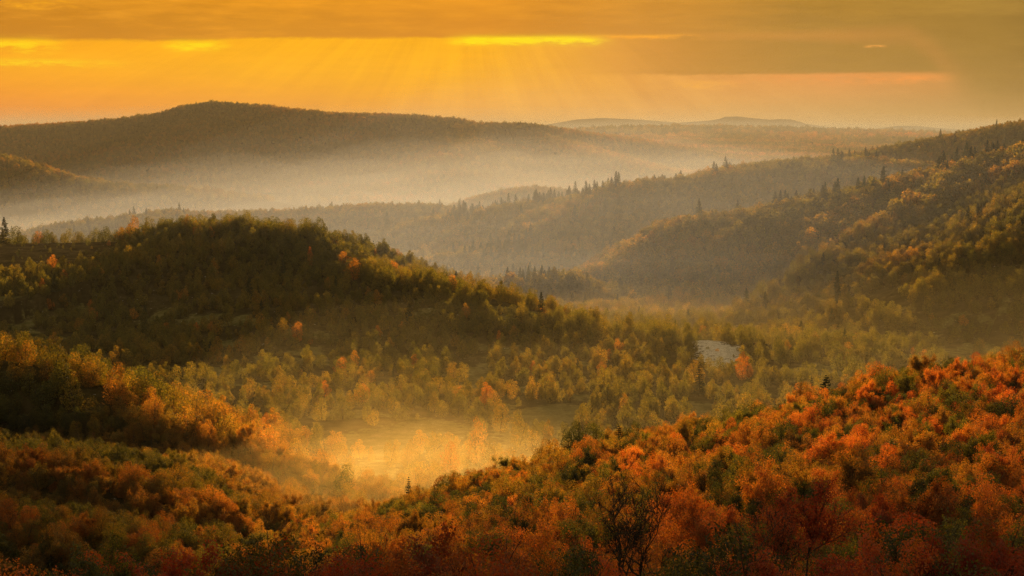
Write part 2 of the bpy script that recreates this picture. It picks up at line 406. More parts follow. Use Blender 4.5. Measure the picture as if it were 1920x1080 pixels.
def sheet():
    ang = np.radians(np.concatenate([np.linspace(-180, -34, 50)[:-1], np.linspace(-34, -22, 60)[:-1], np.linspace(-22, 22, 760)[:-1], np.linspace(22, 34, 60)[:-1], np.linspace(34, 180, 50)]))
    rad = np.concatenate([[0.0, 8, 16, 26, 38, 52, 68], np.geomspace(84, 1500, 420)[:-1], np.geomspace(1500, 12000, 260)[:-1], np.geomspace(12000, 30000, 60)[:-1], np.geomspace(30000, 34000, 4)])
    A, Rr = np.meshgrid(ang, rad)
    X = Rr * np.sin(A); Y = Rr * np.cos(A)
    Z = height(X, Y)
    nr, na = X.shape
    V = np.stack([X, Y, Z], -1).reshape(-1, 3)
    i = np.arange(nr - 1)[:, None] * na; j = np.arange(na - 1)[None, :]
    a = (i + j).ravel()
    Fc = np.stack([a, a + na, a + na + 1, a + 1], 1)
    x = X.ravel(); y = Y.ravel()
    mead = np.zeros(len(x)); chalk = np.zeros(len(x)); field = np.zeros(len(x))
    sub = np.nonzero((y > 400) & (y < 2300) & (np.abs(x) < 900))[0]
    rg = np.random.default_rng(3)
    for arr, polys, rad_ in ((mead, MEADOW, 9.0), (chalk, CHALK, 7.0), (field, FIELD, 14.0)):
        for P in polys:        # soft, ragged edges: the share of a small disc that lies inside
            acc = np.zeros(len(sub))
            for _ in range(14):
                o_ = rg.normal(0, rad_ * 0.55, 2); acc += inpoly(x[sub] + o_[0], y[sub] + o_[1], P)
            arr[sub] = np.maximum(arr[sub], acc / 14)
    # hay fields and bare ground in the valley foot, broken up by noise
    floor = (y > 480) & (y < 1000) & (Z.ravel() < -96)
    mead = np.maximum(mead, np.where(floor, np.clip((fbm(x / 26, y / 26, 77, 3) - 0.1) * 3, 0, 0.8), 0))
    return V, Fc, X, Y, Z, ang, rad, mead, chalk, field

gm, t = material('ground_soil')
def ground_material():
    geo = t.node('ShaderNodeNewGeometry')
    pos = geo.outputs['Position']
    am = t.node('ShaderNodeAttribute', attribute_name='meadow'); ac = t.node('ShaderNodeAttribute', attribute_name='chalk'); af = t.node('ShaderNodeAttribute', attribute_name='field')
    nn = t.noise(pos, 0.11, 6, 0.65); n2 = t.noise(pos, 0.9, 5, 0.7); n3 = t.noise(pos, 0.006, 5, 0.6)
    soil = t.ramp(nn, [(0.3, (0.030, 0.022, 0.010)), (0.5, (0.060, 0.045, 0.018)), (0.7, (0.10, 0.075, 0.035))])
    far = t.ramp(n3, [(0.35, (0.028, 0.030, 0.012)), (0.5, (0.045, 0.038, 0.015)), (0.62, (0.065, 0.045, 0.018)), (0.72, (0.10, 0.08, 0.035))])
    soil = t.mix(t.mr(t.m('LENGTH', 0, 0) if False else dist_socket(pos), 3200, 5200), soil, far)
    grass = t.ramp(t.m('ADD', t.m('MULTIPLY', nn, 0.6), t.m('MULTIPLY', n2, 0.4)), [(0.35, (0.07, 0.068, 0.022)), (0.5, (0.14, 0.12, 0.04)), (0.65, (0.22, 0.19, 0.085))])
    fld = t.ramp(nn, [(0.3, (0.05, 0.034, 0.012)), (0.5, (0.10, 0.065, 0.022)), (0.7, (0.16, 0.11, 0.035))])
    chalk = t.ramp(n2, [(0.35, (0.25, 0.22, 0.18)), (0.5, (0.58, 0.54, 0.50)), (0.62, (0.74, 0.71, 0.68))])
    n4 = t.noise(pos, 0.32, 6, 0.75)
    c = t.mix(t.mr(t.m('ADD', am.outputs['Fac'], t.m('MULTIPLY', t.m('SUBTRACT', n4, 0.5), 2.6)), 0.35, 0.75), soil, grass)
    c = t.mix(af.outputs['Fac'], c, fld)
    c = t.mix(t.mr(t.m('ADD', ac.outputs['Fac'], t.m('MULTIPLY', t.m('SUBTRACT', n4, 0.5), 3.4)), 0.45, 0.7), c, chalk)
    b = t.node('ShaderNodeBsdfDiffuse'); t.l.new(c, b.inputs['Color']); b.inputs['Roughness'].default_value = 1.0
    bm = t.node('ShaderNodeBump'); bm.inputs['Strength'].default_value = 0.7; bm.inputs['Distance'].default_value = 0.6
    t.l.new(n2, bm.inputs['Height']); t.l.new(bm.outputs[0], b.inputs['Normal'])
    o = t.node('ShaderNodeOutputMaterial'); t.l.new(b.outputs[0], o.inputs[0])
def dist_socket(pos):
    v = t.node('ShaderNodeVectorMath', operation='LENGTH'); t.l.new(pos, v.inputs[0]); return v.outputs['Value']
ground_material()
V, Fc, GX, GY, GZ, ang, rad, mead, chalk, field = sheet()
gme = mesh_np('ground', V, Fc[:, ::-1], gm, True)
for nm, arr in (('meadow', mead), ('chalk', chalk), ('field', field)):
    at_ = gme.attributes.new(nm, 'FLOAT', 'POINT'); at_.data.foreach_set('value', arr.astype(np.float32))
ground = link('ground', gme); tag(ground, 'rolling wooded hills and valley floor with pale dry meadows', None, None, 'structure')

# visibility: running maximum of the elevation slope along each bearing, at tree-less ground height + ~5 m of wood
slope = (GZ + 4.0) / np.maximum(GY ** 2 + GX ** 2, 1) ** 0.5
slope[:12] = -9
runmax = np.maximum.accumulate(slope, axis=0)
def visible(x, y, z, top, margin):
    a = np.arctan2(x, y); r = np.hypot(x, y)
    ia = np.clip(np.searchsorted(ang, a), 0, len(ang) - 1)
    ir = np.clip(np.searchsorted(rad, r * 0.985) - 1, 0, len(rad) - 1)
    return (z + top) / r > runmax[ir, ia] - margin

# ------------------------------------------------------------------ materials for vegetation
def leaf_material(name, stops, trans=0.5, spread=0.35, rough=0.6):
    """colour by the tree's own 'tint' (instance or object), varied leaf by leaf"""
    m, q = material(name)
    tint = q.node('ShaderNodeAttribute', attribute_name='tint', attribute_type='INSTANCER')
    geo = q.node('ShaderNodeNewGeometry')
    lf = q.node('ShaderNodeAttribute', attribute_name='leaf', attribute_type='GEOMETRY')
    pos = geo.outputs['Position']
    n = q.noise(pos, 0.7, 2, 0.5)
    f = q.m('ADD', tint.outputs['Fac'], q.m('ADD', q.m('MULTIPLY', q.m('SUBTRACT', lf.outputs['Fac'], 0.5), spread * 0.5), q.m('MULTIPLY', q.m('SUBTRACT', n, 0.5), spread)), clamp=True)
    c = q.ramp(f, stops)
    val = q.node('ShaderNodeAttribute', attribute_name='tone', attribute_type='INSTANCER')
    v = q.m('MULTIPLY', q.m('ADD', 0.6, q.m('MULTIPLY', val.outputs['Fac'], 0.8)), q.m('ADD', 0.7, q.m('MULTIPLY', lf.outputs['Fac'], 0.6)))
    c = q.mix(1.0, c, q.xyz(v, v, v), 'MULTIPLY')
    d = q.node('ShaderNodeBsdfDiffuse'); q.l.new(c, d.inputs[0])
    tr = q.node('ShaderNodeBsdfTranslucent')
    tc = q.mix(1.0, c, (2.9, 2.3, 1.0), 'MULTIPLY'); q.l.new(tc, tr.inputs[0])
    mx = q.node('ShaderNodeMixShader'); mx.inputs[0].default_value = trans
    q.l.new(d.outputs[0], mx.inputs[1]); q.l.new(tr.outputs[0], mx.inputs[2])
    gl = q.node('ShaderNodeBsdfGlossy'); gl.inputs['Roughness'].default_value = rough; gl.inputs[0].default_value = (1, 1, 1, 1)
    m2 = q.node('ShaderNodeMixShader'); m2.inputs[0].default_value = 0.03
    q.l.new(mx.outputs[0], m2.inputs[1]); q.l.new(gl.outputs[0], m2.inputs[2])
    o = q.node('ShaderNodeOutputMaterial'); q.l.new(m2.outputs[0], o.inputs[0])
    return m
BROAD = [(0.0, (0.016, 0.021, 0.005)), (0.2, (0.046, 0.052, 0.008)), (0.38, (0.090, 0.080, 0.010)), (0.55, (0.165, 0.090, 0.011)), (0.72, (0.230, 0.078, 0.011)), (0.87, (0.21, 0.042, 0.009)), (1.0, (0.14, 0.018, 0.007))]
M_LEAF = leaf_material('autumn_leaves', BROAD)
M_NEEDLE = leaf_material('conifer_needles', [(0.0, (0.012, 0.020, 0.007)), (1.0, (0.030, 0.042, 0.012))], 0.15, 0.2)
M_BARK, qb = material('bark')
def bark():
    geo = qb.node('ShaderNodeNewGeometry')
    n = qb.noise(geo.outputs['Position'], 3.0, 5, 0.7)
    c = qb.ramp(n, [(0.3, (0.020, 0.014, 0.009)), (0.7, (0.075, 0.055, 0.038))])
    b = qb.node('ShaderNodeBsdfPrincipled'); qb.l.new(c, b.inputs['Base Color']); b.inputs['Roughness'].default_value = 0.9
    o = qb.node('ShaderNodeOutputMaterial'); qb.l.new(b.outputs[0], o.inputs[0])
bark()

# ------------------------------------------------------------------ tree shapes
def unit(v): return v / np.maximum(np.linalg.norm(v, axis=-1, keepdims=True), 1e-9)
def leaves(rng, C, N, size, jitter=0.7, aspect=0.62):
    """rhombic leaf faces at C (n,3), facing roughly N (n,3)"""
    n = len(C)
    nn = unit(N + rng.normal(0, jitter, (n, 3)))
    a = unit(np.cross(nn, rng.normal(0, 1, (n, 3)))); b = np.cross(nn, a)
    s = (size * rng.uniform(0.55, 1.35, n))[:, None]
    V = np.stack([C - a * s * 0.5, C - b * s * aspect * 0.5, C + a * s * 0.5, C + b * s * aspect * 0.5], 1).reshape(-1, 3)
    return V, np.arange(n * 4, dtype=np.int32).reshape(-1, 4)
def crown_mesh(name, rng, V, Fc, mat):
    me = mesh_np(name, V, Fc, mat, False)
    a = me.attributes.new('leaf', 'FLOAT', 'FACE'); a.data.foreach_set('value', rng.random(len(Fc)).astype(np.float32))
    return me
def lobed_points(rng, n, L, Rl, inner=0.18):
    """points on the outside of a cluster of round lobes"""
    w = Rl ** 2 / (Rl ** 2).sum()
    k = rng.choice(len(L), n, p=w)
    d = unit(rng.normal(0, 1, (n, 3)))
    rr = Rl[k] * np.where(rng.random(n) < inner, rng.uniform(0.3, 0.9, n), rng.normal(0.98, 0.07, n))
    P = L[k] + d * rr[:, None] * np.array([1, 1, 0.9])
    keep = np.ones(n, bool)
    for c, r in zip(L, Rl):
        keep &= ~((((P - c) ** 2).sum(1) < (0.72 * r) ** 2) & (rng.random(n) > inner))
    return P[keep], d[keep]
def lobes_round(rng, h, w, nl, base=0.10):
    """lobes of an uneven oak-like crown: a few boughs of different height, each a cluster of clumps"""
    L = []; Rl = []
    nb = rng.integers(4, 7)
    for b in range(nb):
        a = 2 * math.pi * (b + rng.uniform(-0.3, 0.3)) / nb; f = rng.uniform(0.25, 0.62) if b else 0.05
        bx, by = math.cos(a) * w / 2 * f, math.sin(a) * w / 2 * f
        top = h * (rng.uniform(0.62, 0.92) if b else 0.97)
        br = w * rng.uniform(0.20, 0.30)
        for z in np.arange(h * base + br * 0.7, top - br * 0.6, br * 0.75):
            u = (z / top); rr = br * (0.75 + 0.45 * math.sin(math.pi * min(1, u)))
            L.append(np.array([bx * (0.6 + 0.7 * u), by * (0.6 + 0.7 * u), z])); Rl.append(rr * 0.8)
            for _ in range(5):
                d = unit(rng.normal(0, 1, 3)) * rr * rng.uniform(0.6, 1.05)
                L.append(L[-1] * 0 + np.array([bx * (0.6 + 0.7 * u), by * (0.6 + 0.7 * u), z]) + d); Rl.append(rr * rng.uniform(0.26, 0.48))
        L.append(np.array([bx * 1.3, by * 1.3, top - br * 0.45])); Rl.append(br * 0.5)
    return np.array(L), np.array(Rl)
def lobes_ovoid(rng, h, w, nl, base=0.08):
    """lobes of an upright, pointed crown"""
    L = []; Rl = []
    for i in range(nl):
        u = (i + rng.random()) / nl
        z = h * (base + (1 - base) * u * 0.93)
        prof = (math.sin(math.pi * min(1, (u * 0.85 + 0.15)) ** 0.8)) ** 0.7
        rr = w / 2 * prof
        a = rng.uniform(0, 2 * math.pi); f = rng.uniform(0.25, 0.66)
        L.append(np.array([math.cos(a) * rr * f, math.sin(a) * rr * f, z])); Rl.append(max(0.12 * w, rr * rng.uniform(0.40, 0.62)))
    return np.array(L), np.array(Rl)

def tubes(segs, sides=5):
    """segs: (p0, p1, r0, r1) -> verts, quads"""
    V = []; Fq = []
    for p0, p1, r0, r1 in segs:
        d = unit(p1 - p0); a = unit(np.cross(d, [0.31, 0.17, 0.94] if abs(d[2]) < 0.9 else [1, 0, 0.1])); b = np.cross(d, a)
        o = len(V)
        for p, r in ((p0, r0), (p1, r1)):
            for k in range(sides):
                an = 2 * math.pi * k / sides
                V.append(p + (a * math.cos(an) + b * math.sin(an)) * r)
        for k in range(sides):
            k2 = (k + 1) % sides
            Fq.append((o + k, o + k2, o + sides + k2, o + sides + k))
    return np.array(V), np.array(Fq)
def grow(rng, h, spread, levels=3, trunk_r=0.2, first=0.25, nb=7, lean=(0, 0)):
    """a trunk with tapering forked limbs; returns segments and twig ends"""
    segs = []; tips = []
    def branch(p, d, L, r, lv):
        n = 4 if lv == 0 else 3
        pts = [p]; rads = [r]
        for i in range(n):
            d = unit(d + rng.normal(0, 0.16, 3) + np.array([0, 0, 0.10 if lv else 0.0]))
            p = p + d * L / n; r2 = r * (0.80 if lv == 0 else 0.74)
            segs.append((pts[-1], p, rads[-1], r2)); pts.append(p); rads.append(r2); r = r2
            if lv < levels:
                m = rng.integers(1, 3) if lv else 2
                for _ in range(m):
                    if lv == 0 and i < 1 and first > 0.2: continue
                    sd_ = unit(np.cross(d, rng.normal(0, 1, 3)))
                    nd = unit(d * rng.uniform(0.5, 0.9) + sd_ * rng.uniform(0.5, 1.0) * spread + np.array([0, 0, 0.15]))
                    branch(p, nd, L * rng.uniform(0.42, 0.62), r2 * 0.62, lv + 1)
        if lv >= levels - 1: tips.append(pts[-1]); tips.append((pts[-1] + pts[-2]) / 2)
    branch(np.zeros(3), unit(np.array([lean[0], lean[1], 1.0])), h * 0.72, trunk_r, 0)
    return segs, np.array(tips)
def trunk_mesh(name, rng, h, w, levels=1, r=0.17):
    segs = [(np.array([0, 0, -1.0]), np.zeros(3), r * 1.3, r)]
    s2, _ = grow(rng, h * 0.9, 0.9 * w / h, levels, r)
    V, Fq = tubes(segs + s2, 5)
    return mesh_np(name, V, Fq, M_BARK, True)

def broad_crown(seed, kind, n, size, h, w):
    rng = np.random.default_rng(seed)
    L, Rl = lobes_round(rng, h, w, 14) if kind == 'round' else lobes_ovoid(rng, h, w, 13)
    P, D = lobed_points(rng, n, L, Rl)
    V, Fq = leaves(rng, P, D, size, 0.38)
    return crown_mesh('crown', rng, V, Fq, M_LEAF)
def conifer_crown(seed, n, size, h, w, shape=0.85, drop=0.25):
    """whorls of drooping branches carrying tufts"""
    rng = np.random.default_rng(seed)
    P = []; D = []
    nw = int(h * 1.5)
    per = max(3, n // (nw * 8))
    for i in range(nw):
        u = i / (nw - 1); z = h * (0.10 + 0.89 * u)
        Rw = w / 2 * (1 - u) ** shape * rng.uniform(0.8, 1.12) + 0.06
        for b in range(8):
            if rng.random() < 0.08: continue
            a = rng.uniform(0, 2 * math.pi); L = Rw * rng.uniform(0.65, 1.1)
            s = rng.random(per) ** 0.6
            q = np.stack([np.cos(a) * L * s, np.sin(a) * L * s, z - drop * L * s + 0.22 * L * s * s], 1)
            q += rng.normal(0, 1, q.shape) * np.array([0.11, 0.11, 0.06]) * (0.4 + L * 0.3)
            P.append(q); D.append(np.tile([math.cos(a) * 0.4, math.sin(a) * 0.4, 1.0], (per, 1)))
    P = np.vstack(P); D = np.vstack(D)
    V, Fq = leaves(rng, P, D, size, 0.5, 0.5)
    return crown_mesh('crown', rng, V, Fq, M_NEEDLE)
def conifer_trunk(h, r):
    V, Fq = tubes([(np.array([0, 0, -1.0]), np.array([0, 0, h * 0.5]), r, r * 0.6), (np.array([0, 0, h * 0.5]), np.array([0, 0, h * 0.97]), r * 0.6, 0.02)], 6)
    return mesh_np('trunk', V, Fq, M_BARK, True)

# near, middle and far kinds: (crown mesh, trunk mesh); all crowns are about 8 m tall and 6.5 m wide before scaling
SETS = {}
SETS['near'] = [(broad_crown(11 + i, 'round', 26000, 0.17, 8.0, w), trunk_mesh('trunk', np.random.default_rng(50 + i), 8, 6.5, 2)) for i, w in enumerate((6.8, 6.2, 7.4, 6.0, 7.0))]
def open_kind(seed, n, size, h, levels=4):
    """an open crown: real limbs with leaf clumps only round the twig ends"""
    rg = np.random.default_rng(seed)
    segs, tips = grow(rg, h, 0.95, levels, 0.15)
    f = h * 0.97 / max(s_[1][2] for s_ in segs)
    segs = [(a * f, b * f, ra, max(rb, 0.012)) for a, b, ra, rb in segs]; tips = tips * f
    segs.insert(0, (np.array([0, 0, -1.0]), np.zeros(3), 0.18, 0.15))
    c0 = tips.mean(0)
    k = rg.integers(0, len(tips), n)
    P = tips[k] + rg.normal(0, 0.24, (n, 3))
    V_, F_ = leaves(rg, P, unit(P - c0), size, 0.6)
    Vt, Ft = tubes(segs, 4)
    return crown_mesh('crown', rg, V_, F_, M_LEAF), mesh_np('trunk', Vt, Ft, M_BARK, True)
SETS['near'] += [open_kind(91, 9000, 0.17, 8.6), open_kind(92, 5000, 0.16, 8.2), open_kind(94, 12000, 0.17, 8.0)]
SETS['mid'] = [(broad_crown(21 + i, 'round', 4200, 0.36, 8.0, w), trunk_mesh('trunk', np.random.default_rng(60 + i), 8, 6.5, 1)) for i, w in enumerate((7.0, 6.2, 7.6))]
SETS['ovoid'] = [(broad_crown(31 + i, 'ovoid', 3000, 0.36, 8.5, w), trunk_mesh('trunk', np.random.default_rng(70 + i), 8, 3.5, 1)) for i, w in enumerate((5.6, 6.2, 5.2))]
SETS['far'] = [(broad_crown(41 + i, 'round' if i < 2 else 'ovoid', 900, 0.95, 8.5, w), trunk_mesh('trunk', np.random.default_rng(80 + i), 8, 5, 0)) for i, w in enumerate((7.2, 8.0, 5.6))]
SETS['fir'] = [(conifer_crown(51 + i, 3600, 0.75, 13.0, w, 0.7), conifer_trunk(13, 0.22)) for i, w in enumerate((6.6, 7.6))]
SETS['finefir'] = [(conifer_crown(61, 9000, 0.34, 13.0, 6.4, 0.75), conifer_trunk(13, 0.26)), (conifer_crown(62, 7000, 0.30, 11.0, 6.4, 0.6, 0.0), conifer_trunk(11, 0.24))]
SETNAMES = ['near', 'mid', 'ovoid', 'far', 'fir', 'finefir']
proto = {}     # set name -> list of (crown object, trunk object) once a visible tree uses them

def tree(name, kindset, idx, loc, s, rz, tint, tone, label, cat, group=None, smax_=None):
    root = empty(name, loc, rz, s)
    cm, tm = SETS[kindset][idx]
    c = link('crown', cm, root); c['tint'] = float(tint); c['tone'] = float(tone)
    k = link('trunk', tm, root)
    tag(root, label, cat, group)
    proto.setdefault((kindset, idx), (c, k))
    return root

# ------------------------------------------------------------------ scattering the woods
rng = np.random.default_rng(7)
def jitter_grid(y0, y1, s, half):
    ys = np.arange(y0, y1, s)
    out = []
    for k, yy in enumerate(ys):
        xm = (yy + s) * half + 25
        xs = np.arange(-xm, xm, s) + (s / 2 if k % 2 else 0)
        out.append(np.stack([xs, np.full(len(xs), yy)], 1))
    P = np.vstack(out)
    return P + rng.uniform(-0.42, 0.42, P.shape) * s
HALF = math.tan(R(21.5))
bands = [(88, 470, 3.35, 6.5), (470, 1300, 6.0, 8.0), (1300, 3700, 9.5, 11.5), (3700, 8800, 19.0, 17.0), (8800, 12000, 45.0, 26.0)]
pts = []
for y0, y1, s, top in bands:
    P = jitter_grid(y0, y1, s, HALF)
    z = height(P[:, 0], P[:, 1])
    if y0 < 3000: v = visible(P[:, 0], P[:, 1], z, top, np.interp(P[:, 1], [0, 500, 3000], [0.035, 0.02, 0.006]))
    else: v = visible(P[:, 0], P[:, 1], z, top, 0.003)
    P = P[v]; z = z[v]
    pts.append(np.column_stack([P, z, np.full(len(P), s)]))
T = np.vstack(pts)
x, y, z, sp_ = T.T
keep = np.ones(len(T), bool)
for P in MEADOW + CHALK: keep &= ~(inpoly(x, y, P) & (rng.random(len(x)) > 0.10))
for P in FIELD: keep &= ~(inpoly(x + 9 * fbm(y / 14, x / 14, 95, 2), y + 16 * fbm(x / 12, y / 12, 96, 3), P) & (rng.random(len(x)) > 0.22))
dens = np.ones(len(T))
floor = (y > 470) & (y < 1060) & (z < -100)
dens[floor] = np.clip(0.45 - 0.95 * fbm(x[floor] / 26, y[floor] / 26, 77, 3), 0.05, 1)
onhill = (y > 560) & (y < 1300) & (x < np.interp(y, [560, 900, 1150, 1300], [60, 160, 60, -40]))
hill = onhill & ~floor
dens[hill] = np.clip(0.95 - 0.5 * np.clip(fbm(x[hill] / 30, y[hill] / 30, 78, 3), 0, 1), 0.3, 1)
fl2 = (y > 4000) & (z < -190)
dens[fl2] = np.clip(0.35 + 1.6 * fbm(x[fl2] / 260, y[fl2] / 200, 80, 3), 0.0, 1)
fl3 = (y > 7200) & (y < 12000)
dens[fl3] = np.clip(0.6 + 0.9 * fbm(x[fl3] / 500, y[fl3] / 500, 81, 3), 0.1, 1)
keep &= rng.random(len(x)) < dens
T = T[keep]; x, y, z, sp_ = T.T
n = len(T)
print('trees', n)
big = fbm(x / 70, y / 70, 5, 3); big2 = fbm(x / 320, y / 320, 6, 3); rn = rng.random(n)
setid = np.where(y < 470, 0, np.where(y < 1300, 1, 3))
onhill = (y > 560) & (y < 1300) & (x < np.interp(y, [560, 900, 1150, 1300], [60, 160, 60, -40]))
px_, py_ = project(x, y, z)
# young pointed trees on the open hill to the left
ovm = onhill & (rng.random(n) < 0.55)
setid[ovm] = 2
# tints: 0 dark green .. 0.3 olive .. 0.55 yellow-orange .. 0.8 red-orange .. 1 dark red
tint = np.zeros(n)
fore = (y < 352) & (x > np.interp(y, [0, 120, 200, 260, 300, 345], [-60, -40, -35, -48, -60, -66]))
tint = 0.22 + 0.20 * big + 0.20 * (rn - 0.5)
left = (y < 560) & ~fore
tint[left] = 0.24 + 0.20 * big[left] + 0.24 * (rn[left] - 0.5)
lowleft = left & (y < 300)
tint[lowleft] = 0.48 + 0.25 * big[lowleft] + 0.5 * (rn[lowleft] - 0.5)
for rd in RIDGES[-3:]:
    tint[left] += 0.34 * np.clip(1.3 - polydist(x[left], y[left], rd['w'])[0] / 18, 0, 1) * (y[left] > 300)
redness = np.interp(y, [80, 130, 200, 340], [0.84, 0.70, 0.56, 0.54]) + np.interp(px_, [600, 1200, 1900], [0.0, 0.0, 0.10])
tint[fore] = (redness + 0.16 * big + 0.26 * (rn - 0.5))[fore]
green = fore & (rng.random(n) < 0.32); tint[green] = rng.uniform(0.05, 0.32, green.sum())
md = onhill | ((y > 560) & (y < 1000)); tint[md] = 0.29 + 0.12 * big[md] + 0.14 * (rn[md] - 0.5)
vl = md & (z < -98); tint[vl] = 0.32 + 0.12 * big[vl] + 0.16 * (rn[vl] - 0.5)
gap = (y > 350) & (y < 600) & ~fore & (z < -88); tint[gap] = 0.50 + 0.1 * big[gap] + 0.14 * (rn[gap] - 0.5)
r2 = md & (rng.random(n) < 0.035); tint[r2] = rng.uniform(0.42, 0.64, r2.sum())
rt = (y >= 1000) & (y < 3700) & ~onhill; tint[rt] = 0.34 + 0.16 * big[rt] + 0.16 * (rn[rt] - 0.5)
fr = y > 3700; tint[fr] = 0.36 + 0.3 * big2[fr] + 0.2 * (rn[fr] - 0.5)
tint = np.clip(tint, 0.02, 0.98)
# firs
fn = fbm(x / 55, y / 55, 91, 3)
crest = np.full(n, 0.03)
for rd in RIDGES:      # firs keep to the crests of the right-hand ridges
    W = rd['w']
    if 1250 < W[:, 1].mean() < 2300:
        dd = polydist(x, y, W)[0]; crest = np.maximum(crest, np.clip(1.25 - dd / 55, 0, 1))
firp = np.where((y > 1300) & (y < 3700), np.clip((fn - 0.02) * 3.0, 0, 0.8) * crest, np.where(y < 470, 0.0, np.where(y < 1250, 0.008, 0)))
isfir = rng.random(n) < firp
setid[isfir & (y > 700)] = 4
setid[isfir & (y <= 700)] = 5
fir_tint = rng.uniform(0, 1, n); tint = np.where(isfir, fir_tint, tint)
sc = rng.normal(1.0, 0.17, n).clip(0.6, 1.35) * np.interp(sp_, [3.35, 6, 9.5, 19, 45], [0.72, 0.98, 1.45, 2.2, 4.2]) * np.interp(y, [110, 150, 220], [1.2, 1.08, 1.0])
sc = np.where(isfir, np.interp(y, [500, 1200, 1500, 2500], [0.6, 0.85, 1.25, 1.6]) * rng.normal(1, 0.18, n).clip(0.6, 1.4), sc)
small = (y > 470) & (y < 1300) & (rng.random(n) < 0.35); sc[small] *= rng.uniform(0.5, 0.8, small.sum())
shrub = (y < 470) & (rng.random(n) < 0.2); sc[shrub] *= rng.uniform(0.5, 0.8, shrub.sum())
hc = polydist(x, y, RIDGES[-4]['w'])[0]
oncrest = onhill & (hc < 26) & (x < 90); sc[oncrest] *= 1.32; setid[oncrest & (rng.random(n) < 0.75) & ~isfir] = 1
sz = sc * rng.uniform(0.85, 1.2, n) * np.where((y > 1300) & ~isfir, 0.85, 1.0)
for P in MEADOW + CHALK + FIELD:
    mm = inpoly(x, y, P); sc[mm] *= 0.42; sz[mm] *= 0.42
tone = rng.random(n)
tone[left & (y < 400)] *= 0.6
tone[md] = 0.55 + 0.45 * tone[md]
idx = rng.integers(0, 1000, n)
for si, nm in enumerate(SETNAMES): idx[setid == si] %= len(SETS[nm])
rot = rng.uniform(0, 2 * math.pi, n)

# ------------------------------------------------------------------ the single trees one can point out
LAND = []      # (x, y, radius) kept free of scattered trees
def single(px, py_top, Y, hgt, kindset, idx_, tint_, label, cat='tree', name='broadleaf_tree', wid=1.0, group=None, rz=None, dz=0.0):
    """a tree whose top shows at (px, py_top) when it stands on the ground at depth about Y"""
    gx = at(px, py_top, Y)[0]
    gz = float(height(np.array([gx]), np.array([float(Y)]))[0])
    top = at(px, py_top, Y)[2]
    base_h = {'near': 8.0, 'mid': 8.0, 'ovoid': 8.5, 'far': 8.5, 'fir': 13.0}.get(kindset) or (13.0, 11.0)[idx_]
    H = max(hgt * 0.55, min(hgt * 1.7, top - gz)) if hgt else max(3.0, top - gz)
    s = H / base_h; ws = (hgt or H) / base_h * wid
    LAND.append((gx, Y, 3.2 * ws + 1.0))
    return tree(name, kindset, idx_, (gx, Y, gz - 0.2), (ws, ws, s), rz if rz is not None else px * 0.7, tint_, 0.5, label, cat, group)

G_CON = 'dark conifers standing among the autumn trees'
G_HILL = 'trees on the crest of the left hill'
G_VAL = 'single trees around the valley meadow'
single(1312, 678, 728, 15, 'finefir', 0, 0.3, 'tall dark pine beside the pale orange tree on the valley floor', 'conifer', 'pine_tree', 1.1, G_CON)
single(1452, 682, 765, 13, 'finefir', 0, 0.5, 'slim grey-green conifer in the haze, right of the orange round tree', 'conifer', 'pine_tree', 0.75, G_CON)
single(1522, 702, 700, 11, 'finefir', 0, 0.4, 'small hazy conifer just left of the spiky dark pine on the crest', 'conifer', 'pine_tree', 0.8, G_CON)
single(1549, 702, 338, 8.5, 'finefir', 1, 0.1, 'spiky dark green pine standing out on the crest of the orange slope', 'conifer', 'pine_tree', 1.05, G_CON)
single(1472, 746, 340, 5, 'finefir', 0, 0.2, 'little pointed fir tip on the orange crest left of the spiky pine', 'conifer', 'pine_tree', 0.8, G_CON)
single(1160, 793, 343, 5.5, 'finefir', 1, 0.1, 'short dark pine right of the dark bushy clump on the near crest', 'conifer', 'pine_tree', 1.0, G_CON)
single(766, 893, 336, 6.5, 'finefir', 0, 0.1, 'small pointed dark fir on the lower left part of the near crest', 'conifer', 'pine_tree', 1.1, G_CON)
single(1395, 664, 785, 12, 'mid', 0, 0.66, 'bright orange round-crowned tree in the haze below the pale rock patch', 'tree', 'broadleaf_tree', 1.05, G_VAL)
single(1078, 783, 346, 9, 'near', 1, 0.06, 'dark green bushy tree, left one of the clump on the near crest', 'tree', 'broadleaf_tree', 0.9)
single(1110, 781, 346, 9, 'near', 2, 0.14, 'dark olive bushy tree, right one of the clump on the near crest', 'tree', 'broadleaf_tree', 0.9)
single(700, 450, 1330, 19, 'finefir', 1, 0.3, 'broad grey-blue pine in the mist behind the bare tree on the hill', 'conifer', 'pine_tree', 1.0, G_CON)
single(722, 463, 1330, 14, 'finefir', 0, 0.3, 'thin small fir beside the broad grey-blue pine in the mist', 'conifer', 'pine_tree', 0.7, G_CON)
single(1435, 546, 1110, 12, 'fir', 0, 0.1, 'dark pointed fir alone on the crest of the low right ridge', 'conifer', 'pine_tree', 1.0, G_CON)
single(1570, 508, 1090, 14, 'fir', 1, 0.4, 'olive pointed fir on the low right ridge, right of the lone dark one', 'conifer', 'pine_tree', 1.0, G_CON)
single(1255, 536, 1290, 16, 'fir', 1, 0.2, 'dark blue-green conifer standing in the misty hollow of the valley', 'conifer', 'pine_tree', 1.1, G_CON)
single(1383, 374, 1590, 15, 'fir', 0, 0.1, 'single tall fir poking up on the crest of the big right hill', 'conifer', 'pine_tree', 1.0, G_CON)
